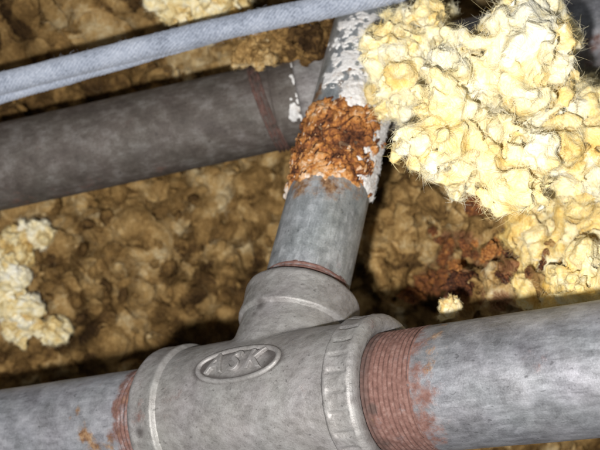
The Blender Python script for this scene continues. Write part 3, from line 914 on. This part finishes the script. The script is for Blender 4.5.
tone = -.42 * pitm + .10 + .40 * c1 + .30 * c2 + 1.5 * (fbm(Q / 10, 3, 12) - .5) + .50 * paler + .16 - .22 * sstep(.55, .66, fbm(Q / 7, 3, 87)) + .22 * np.exp(-((S - 127) / 8) ** 2 - (angd(TH, FACE - .5) / .7) ** 2)
scab = part("rust_scab", V, F, M_rust, br, {"tone": tone})
scab["label"] = "thick flaking orange and brown rust"
# loose scales standing off the scab
def scales(count, Vs, Ns, seed, smin, smax, along):
    r = np.random.default_rng(seed); out = []; T = []
    idx = r.integers(0, len(Vs), count)
    for i in idx:
        n_ = Ns[i]; a_ = along + r.normal(0, .35, 3); a_ = a_ - a_.dot(n_) * n_ * .75; a_ /= np.linalg.norm(a_); b_ = np.cross(n_, a_); b_ /= np.linalg.norm(b_)
        L_, w_ = r.uniform(smin, smax), r.uniform(.25, .5)
        k = 7; ang = np.linspace(0, 2 * math.pi, k, endpoint=False); rr = r.uniform(.65, 1.1, k)
        up = n_ * r.uniform(.1, .5)
        top = Vs[i] + L_ * ((np.cos(ang) * rr)[:, None] * (a_ + up * .8) + (np.sin(ang) * rr * w_)[:, None] * b_) + n_ * (.25 + .15 * L_)
        bot = top - n_ * .28
        V_ = np.concatenate([top, bot, [top.mean(0) + n_ * .12, bot.mean(0)]])
        j = np.arange(k); j2 = (j + 1) % k
        F_ = np.concatenate([np.stack([j, j2, np.full(k, 2 * k)], 1), np.stack([j2 + k, j + k, np.full(k, 2 * k + 1)], 1), np.stack([j, j + k, j2], 1), np.stack([j2, j + k, j2 + k], 1)])
        out.append((V_, F_)); T.append(np.full(len(V_), r.choice([r.uniform(.0, .4), r.uniform(.5, .8), r.uniform(.9, 1.25)])))
    V, F = joinm(out); return V, F, np.concatenate(T)
sel = (h > .4) & (angd(TH, FACE - .4) < 1.3)
diag = TB * .8 + TM * .55
SV, SF, ST = scales(240, V[sel], rad[sel], 8, .4, 1.8, diag)
sco = part("rust_scales", SV, SF, M_rust, br, {"tone": ST}, smooth=False); sco["kind"] = "stuff"

def h_crust(Q, S, TH):
    wp = Q + 3 * vec_noise(Q / 5, 15, 2)
    c = FACE + 1.05
    # a white band along the right flank that turns across above the rust
    flank = sstep(96, 104, S) * (1 - sstep(150, 160, S)) * (1 - sstep(.40, .66, angd(TH, c) + .55 * (fbm(Q / 4, 3, 91) - .5)))
    cap = sstep(131, 138, S + 6 * (fbm(Q / 5, 3, 92) - .5)) * (1 - sstep(146, 153, S + 8 * (fbm(Q / 5, 3, 93) - .5))) * (1 - sstep(.75, 1.0, angd(TH, FACE + .55) + .5 * (fbm(Q / 4, 3, 95) - .5)))
    strk = sstep(141, 147, S) * (1 - sstep(184, 198, S)) * (1 - sstep(.60, 1.15, angd(TH, FACE - .15) + 1.3 * (fbm(Q / np.array([4, 4, 4]), 3, 96) - .5)))
    e = np.maximum(np.maximum(flank, cap), strk * .62) - .55 * sstep(.50, .62, fbm(Q / np.array([2.4, 2.4, 2.4]), 4, 98)) * (1 - .75 * np.maximum(cap, flank))
    e = np.clip(e, 0, 1)
    f2, g2, c2 = worley(wp / 3.0, 92)
    h = .35 + .6 * np.sqrt(np.clip(1 - f2 ** 2, 0, 1)) + 1.2 * (fbm(wp / 6, 3, 94) - .5) + .7 * (ridged(wp / 1.8, 2, 97) - .5)
    return np.where(e > .02, (h + .9) * e - .9, -.9) + .2
V, F, h, rad, S, TH = jacket(88, 200, .42, 260, h_crust)
wc = part("white_crust", V, F, M_crust, br); wc["label"] = "white powdery mineral crust"
sel = (h > .5)
fuzz("crust_fibres", V[sel], rad[sel], 12000, .4, 1.5, .04, 77, np.zeros(int(sel.sum())), M_crust, br, .9)

# ------------------------------------------------------------------ dark pipe behind
A0 = pt(0, 167, 600); A1 = pt(300, 101, 584)
DD = (A1 - A0) / np.linalg.norm(A1 - A0); DU = np.array([0, 0, 1.0]); DU -= DU.dot(DD) * DD; DU /= np.linalg.norm(DU)
RD = 21.1
s_at = lambda px, py, r=RD: (on_cyl(px, py, r, A0, DD) - A0).dot(DD)
cd = lambda px, py: on_cyl(px, py, RD, A0, DD)
s_thr0, s_thr1 = s_at(259, 110), s_at(270, 112)
s_cp0, s_cp1 = s_at(300, 108), s_at(300, 108) + 55
t = thing("dark_iron_pipe", "old dark grey iron pipe with chalky blotches running behind the branch pipe", "pipe", None, A0)
V, F, S, TH = barrel(A0, DD, DU, RD, -260, s_thr1 + 3, 1.2, 140, 31, .16)
ru = pipe_masks(V, [(cd(20, 203), 20, .55), (cd(90, 188), 20, .5), (cd(60, 196), 18, .5), (cd(160, 168), 14, .42), (cd(230, 100), 12, .35), (cd(30, 140), 16, .36), (cd(130, 120), 16, .34)])
part("barrel", V, F, M_old, t, {"pco": pco3(S, TH, RD), "pink": ru * .8, "rust": ru * .5})
V, F, S, TH = thread_ring(A0, DD, DU, RD + 1.3, s_thr0 - .5, s_thr1 + .5, 1.9, 1.6, 33, 200, 0, .2)
V = V + DD * (3.4 * np.sin(TH))[:, None]
tr = part("thread", V, F, M_old, t, {"pco": pco3(S, TH, RD), "pink": np.full(len(V), .60), "rust": np.full(len(V), .12)})
tr["label"] = "rust brown exposed thread band"
V, F, S, TH = barrel(A0, DD, DU, RD - .5, s_thr1 - .5, s_cp0 + 3, 1.0, 140, 35, .2)
part("pipe_end", V, F, M_old, t, {"pco": pco3(S, TH, RD), "pink": np.zeros(len(V)), "rust": np.zeros(len(V))})
# white bloom where the pipe enters the coupling
V, F, S, TH = lathe(A0, DD, DU, [(q, RD) for q in np.arange(s_cp0 - 9, s_cp0 + 3, .35)], 320)
ax = A0 + S[:, None] * DD; rad = (V - ax) / RD; Q = V - A0
q0 = cd(294, 112) - A0
m_ = np.maximum(1.15 - np.linalg.norm((Q - q0) * np.array([1.3, .55, 1]), axis=1) / 4.0, .42 * (1 - np.abs(S - s_cp0 + .6) / 2.4)) + .9 * (fbm(Q / 3.5, 4, 5) - .5)
h = 2.4 * (m_ - .55) + .5 * (ridged(Q / 1.5, 2, 6) - .5)
h = np.minimum(h, 2.0); keep = (h[F] > -.4).any(1)
V = ax + rad * (RD + h)[:, None]; F1 = F[keep]
bl = part("white_bloom", V, F1, M_crust, t); bl["label"] = "small white powdery bloom"

t = thing("pipe_coupling", "grey pitted coupling sleeve on the dark pipe behind the rust patch", "pipe fitting", None, A0 + s_cp0 * DD)
RC = 24.3
pf = [(s_cp0 + .4, RD - 1), (s_cp0, RD + .6), (s_cp0 + .2, RC - 1.2), (s_cp0 + 1.0, RC - .3), (s_cp0 + 2.2, RC)] + [(s_cp0 + 2.2 + q, RC) for q in np.arange(1, 50, 1.0)] + [(s_cp1 - 1, RC - .3), (s_cp1, RC - 1.5), (s_cp1, RD - 1)]
V, F, S, TH = lathe(A0, DD, DU, pf, 160, lambda S, TH: (.5 * (fbm(np.stack([S.ravel() / 4, np.cos(TH).ravel() * 5, np.sin(TH).ravel() * 5], 1), 4, 41) - .5)).reshape(S.shape))
part("sleeve", V, F, M_sleeve, t, {"pco": pco3(S, TH, RC), "pink": np.full(len(V), .16), "rust": np.full(len(V), .12)})
t = thing("galvanised_pipe", "grey pipe with pink stains going under the yellow insulation beyond the coupling", "pipe", None, A0 + s_cp1 * DD)
V, F, S, TH = barrel(A0, DD, DU, RD, s_cp1 - 5, s_cp1 + 330, 1.2, 140, 47, .12)
part("barrel", V, F, M_pipe, t, {"pco": pco3(S, TH, RD), "pink": pipe_masks(V, [(cd(598, 45), 16, .6), (cd(590, 65), 9, .5)]), "rust": np.zeros(len(V))})

# ------------------------------------------------------------------ braided cable
def cord(parent, name, pts, rad, strands, pitch, amp, seed):
    p = np.array(pts); u = np.linspace(0, len(p) - 1, 900)
    k = np.arange(len(p))
    # smooth polyline (quadratic blend)
    path = np.stack([np.interp(u, k, p[:, c]) for c in range(3)], 1)
    ker = np.hanning(161); ker /= ker.sum()
    pad = np.concatenate([np.repeat(path[:1], 80, 0) + (np.arange(-80, 0)[:, None]) * (path[1] - path[0]), path, np.repeat(path[-1:], 80, 0) + (np.arange(1, 81)[:, None]) * (path[-1] - path[-2])])
    path = np.stack([np.convolve(pad[:, c], ker, 'valid') for c in range(3)], 1)
    L = np.concatenate([[0], np.cumsum(np.linalg.norm(np.diff(path, axis=0), axis=1))])
    ns = 72
    V, F = tube(path, rad, ns)
    V = V.reshape(-1, ns, 3); cen = path[:, None]
    th = np.linspace(0, 2 * math.pi, ns, endpoint=False)[None, :]
    lay = 2 * math.pi * rad / math.tan(math.radians(38))
    jit = .5 * np.sin(L[:, None] / 17.0) + .35 * np.sin(L[:, None] / 5.3 + 2 * th)
    hh = np.abs(np.sin(math.pi * (strands * (L[:, None] / lay - th / (2 * math.pi)) + jit)))
    Q = np.stack([np.broadcast_to(L[:, None] / 2, (len(path), ns)).ravel(), np.broadcast_to(np.cos(th) * rad / 2, (len(path), ns)).ravel(), np.broadcast_to(np.sin(th) * rad / 2, (len(path), ns)).ravel()], 1)
    fz = fbm(Q * 2.5, 3, seed).reshape(hh.shape)
    g = amp * (hh - .5) + .35 * (fz - .5) + .5 * (fbm(Q / 6, 3, seed + 2).reshape(hh.shape) - .5)
    dirv = (V - cen) / rad
    V = cen + dirv * (rad + g)[..., None]
    tone = .30 + .30 * hh + .6 * (fz - .5) + .7 * (fbm(Q / 9, 3, seed + 6).reshape(hh.shape) - .5)
    pc = np.stack([np.broadcast_to(L[:, None], hh.shape) * MM, np.broadcast_to(np.cos(th), hh.shape) * rad * MM, np.broadcast_to(np.sin(th), hh.shape) * rad * MM], -1)
    part(name, V.reshape(-1, 3), F, M_braid, parent, {"tone": tone.ravel(), "pco": pc.reshape(-1, 3)})
    nrm = dirv.reshape(-1, 3)
    FV, FF = fibres(V.reshape(-1, 3), nrm, 700, 1.2, 4.0, .04, seed + 5, .8)
    return FV, FF
cab = thing("braided_cable", "pale blue grey braided cable crossing over the dark pipe", "cable", None, pt(0, 85, 560))
M_fz = NT("cable_fuzz").done((.55, .60, .68), .7)
FV, FF = cord(cab, "sleeve", [pt(-170, 124, 575), pt(-80, 104, 570), pt(0, 84, 564), pt(110, 56, 556), pt(220, 29, 545), pt(330, 6, 530), pt(440, -18, 525), pt(560, -50, 530)], 5.0, 17, 3.4, .42, 3)
part("fuzz", FV, FF, M_fz, cab)
FV, FF = cord(cab, "cord", [pt(-170, 152, 580), pt(-80, 123, 574), pt(0, 97, 569), pt(110, 66, 562), pt(220, 34, 553), pt(330, 6, 541), pt(440, -18, 540)], 3.0, 11, 2.4, .35, 8)

# ------------------------------------------------------------------ rust crumbs on the heap
fl = np.random.default_rng(99)
def ground_hit(px, py):
    """first surface of bed or wads under a sight line"""
    dg = bpy.context.evaluated_depsgraph_get()
    o_ = np.array([0, 0, CAMZ]) * MM; v_ = pt(px, py, 1000) * MM - o_; v_ /= np.linalg.norm(v_)
    for _ in range(6):
        ok, loc, nor, _, ob, _ = sc.ray_cast(dg, o_.tolist(), v_.tolist())
        if not ok: return None
        if ob.name.startswith(("insulation", "wool")) and not (ob.data.materials and ob.data.materials[0] in (M_fresh, M_pale)): return np.array(loc) / MM, np.array(nor)
        o_ = np.array(loc) + v_ * 1e-4
    return None
bpy.context.view_layer.update()
spots = []; site = []
def crumbs(n, cx, sx, cy, sy, kd, r0, r1, where):
    sz = sorted((fl.uniform(r0, r1) for _ in range(n)), reverse=True)
    for q in range(n):
        spots.append((fl.normal(cx, sx), fl.normal(cy, sy), kd, sz[q])); site.append((where, q == 0))
crumbs(13, 490, 9, 249, 6, 'o', 1.4, 3.4, "under the edge of the bright yellow wad")
crumbs(9, 456, 7, 266, 5, 'o', 1.0, 2.6, "on the reddish brown stain")
crumbs(11, 428, 14, 284, 9, 'p', 3.0, 7.0, "behind the tee collar beside the right pipe")
crumbs(9, 462, 9, 290, 5, 'b', 2.5, 5.5, "behind the little cream tuft")
crumbs(8, 448, 16, 240, 12, 'p', 2.5, 6.0, "on the olive wool under the bright wad")
crumbs(8, 512, 12, 270, 9, 'b', 1.0, 2.6, "on the ochre fold of wool")
LAB = {'o': ("orange rust crumb", "orange rust crumbs"), 'p': ("reddish brown rust crumb", "reddish brown rust crumbs"), 'b': ("dark brown rust crumb", "dark rust crumbs")}
V1, F1 = ico(4)
for k, (px, py, kd, s) in enumerate(spots):
    g = ground_hit(px, py)
    if g is None: continue
    d = 1 + 1.7 * (fbm(V1 * 1.9 + 5 * k, 4, 7) - .5) + .7 * (worley(V1 * 2.6 + 3 * k, 9)[0] - .5)
    v = (V1 * d[:, None] * np.array([1.1, .85, .6])) @ rotm(fl).T * s
    kn, grp = LAB[kd]; lab = ("largest " if site[k][1] else "small ") + kn + " " + site[k][0]; grp = grp + " " + site[k][0]
    tn = {'o': .66, 'p': .38, 'b': .14}[kd] + .5 * (fbm(V1 * 2 + k, 3, 8) - .5)
    o = link("rust_crumb", mesh_of("rust_crumb", v, F1, {"tone": tn}), M_rust, None, label=lab, category="rust crumb", group=grp)
    o.location = (g[0] + g[1] * s * -.05) * MM
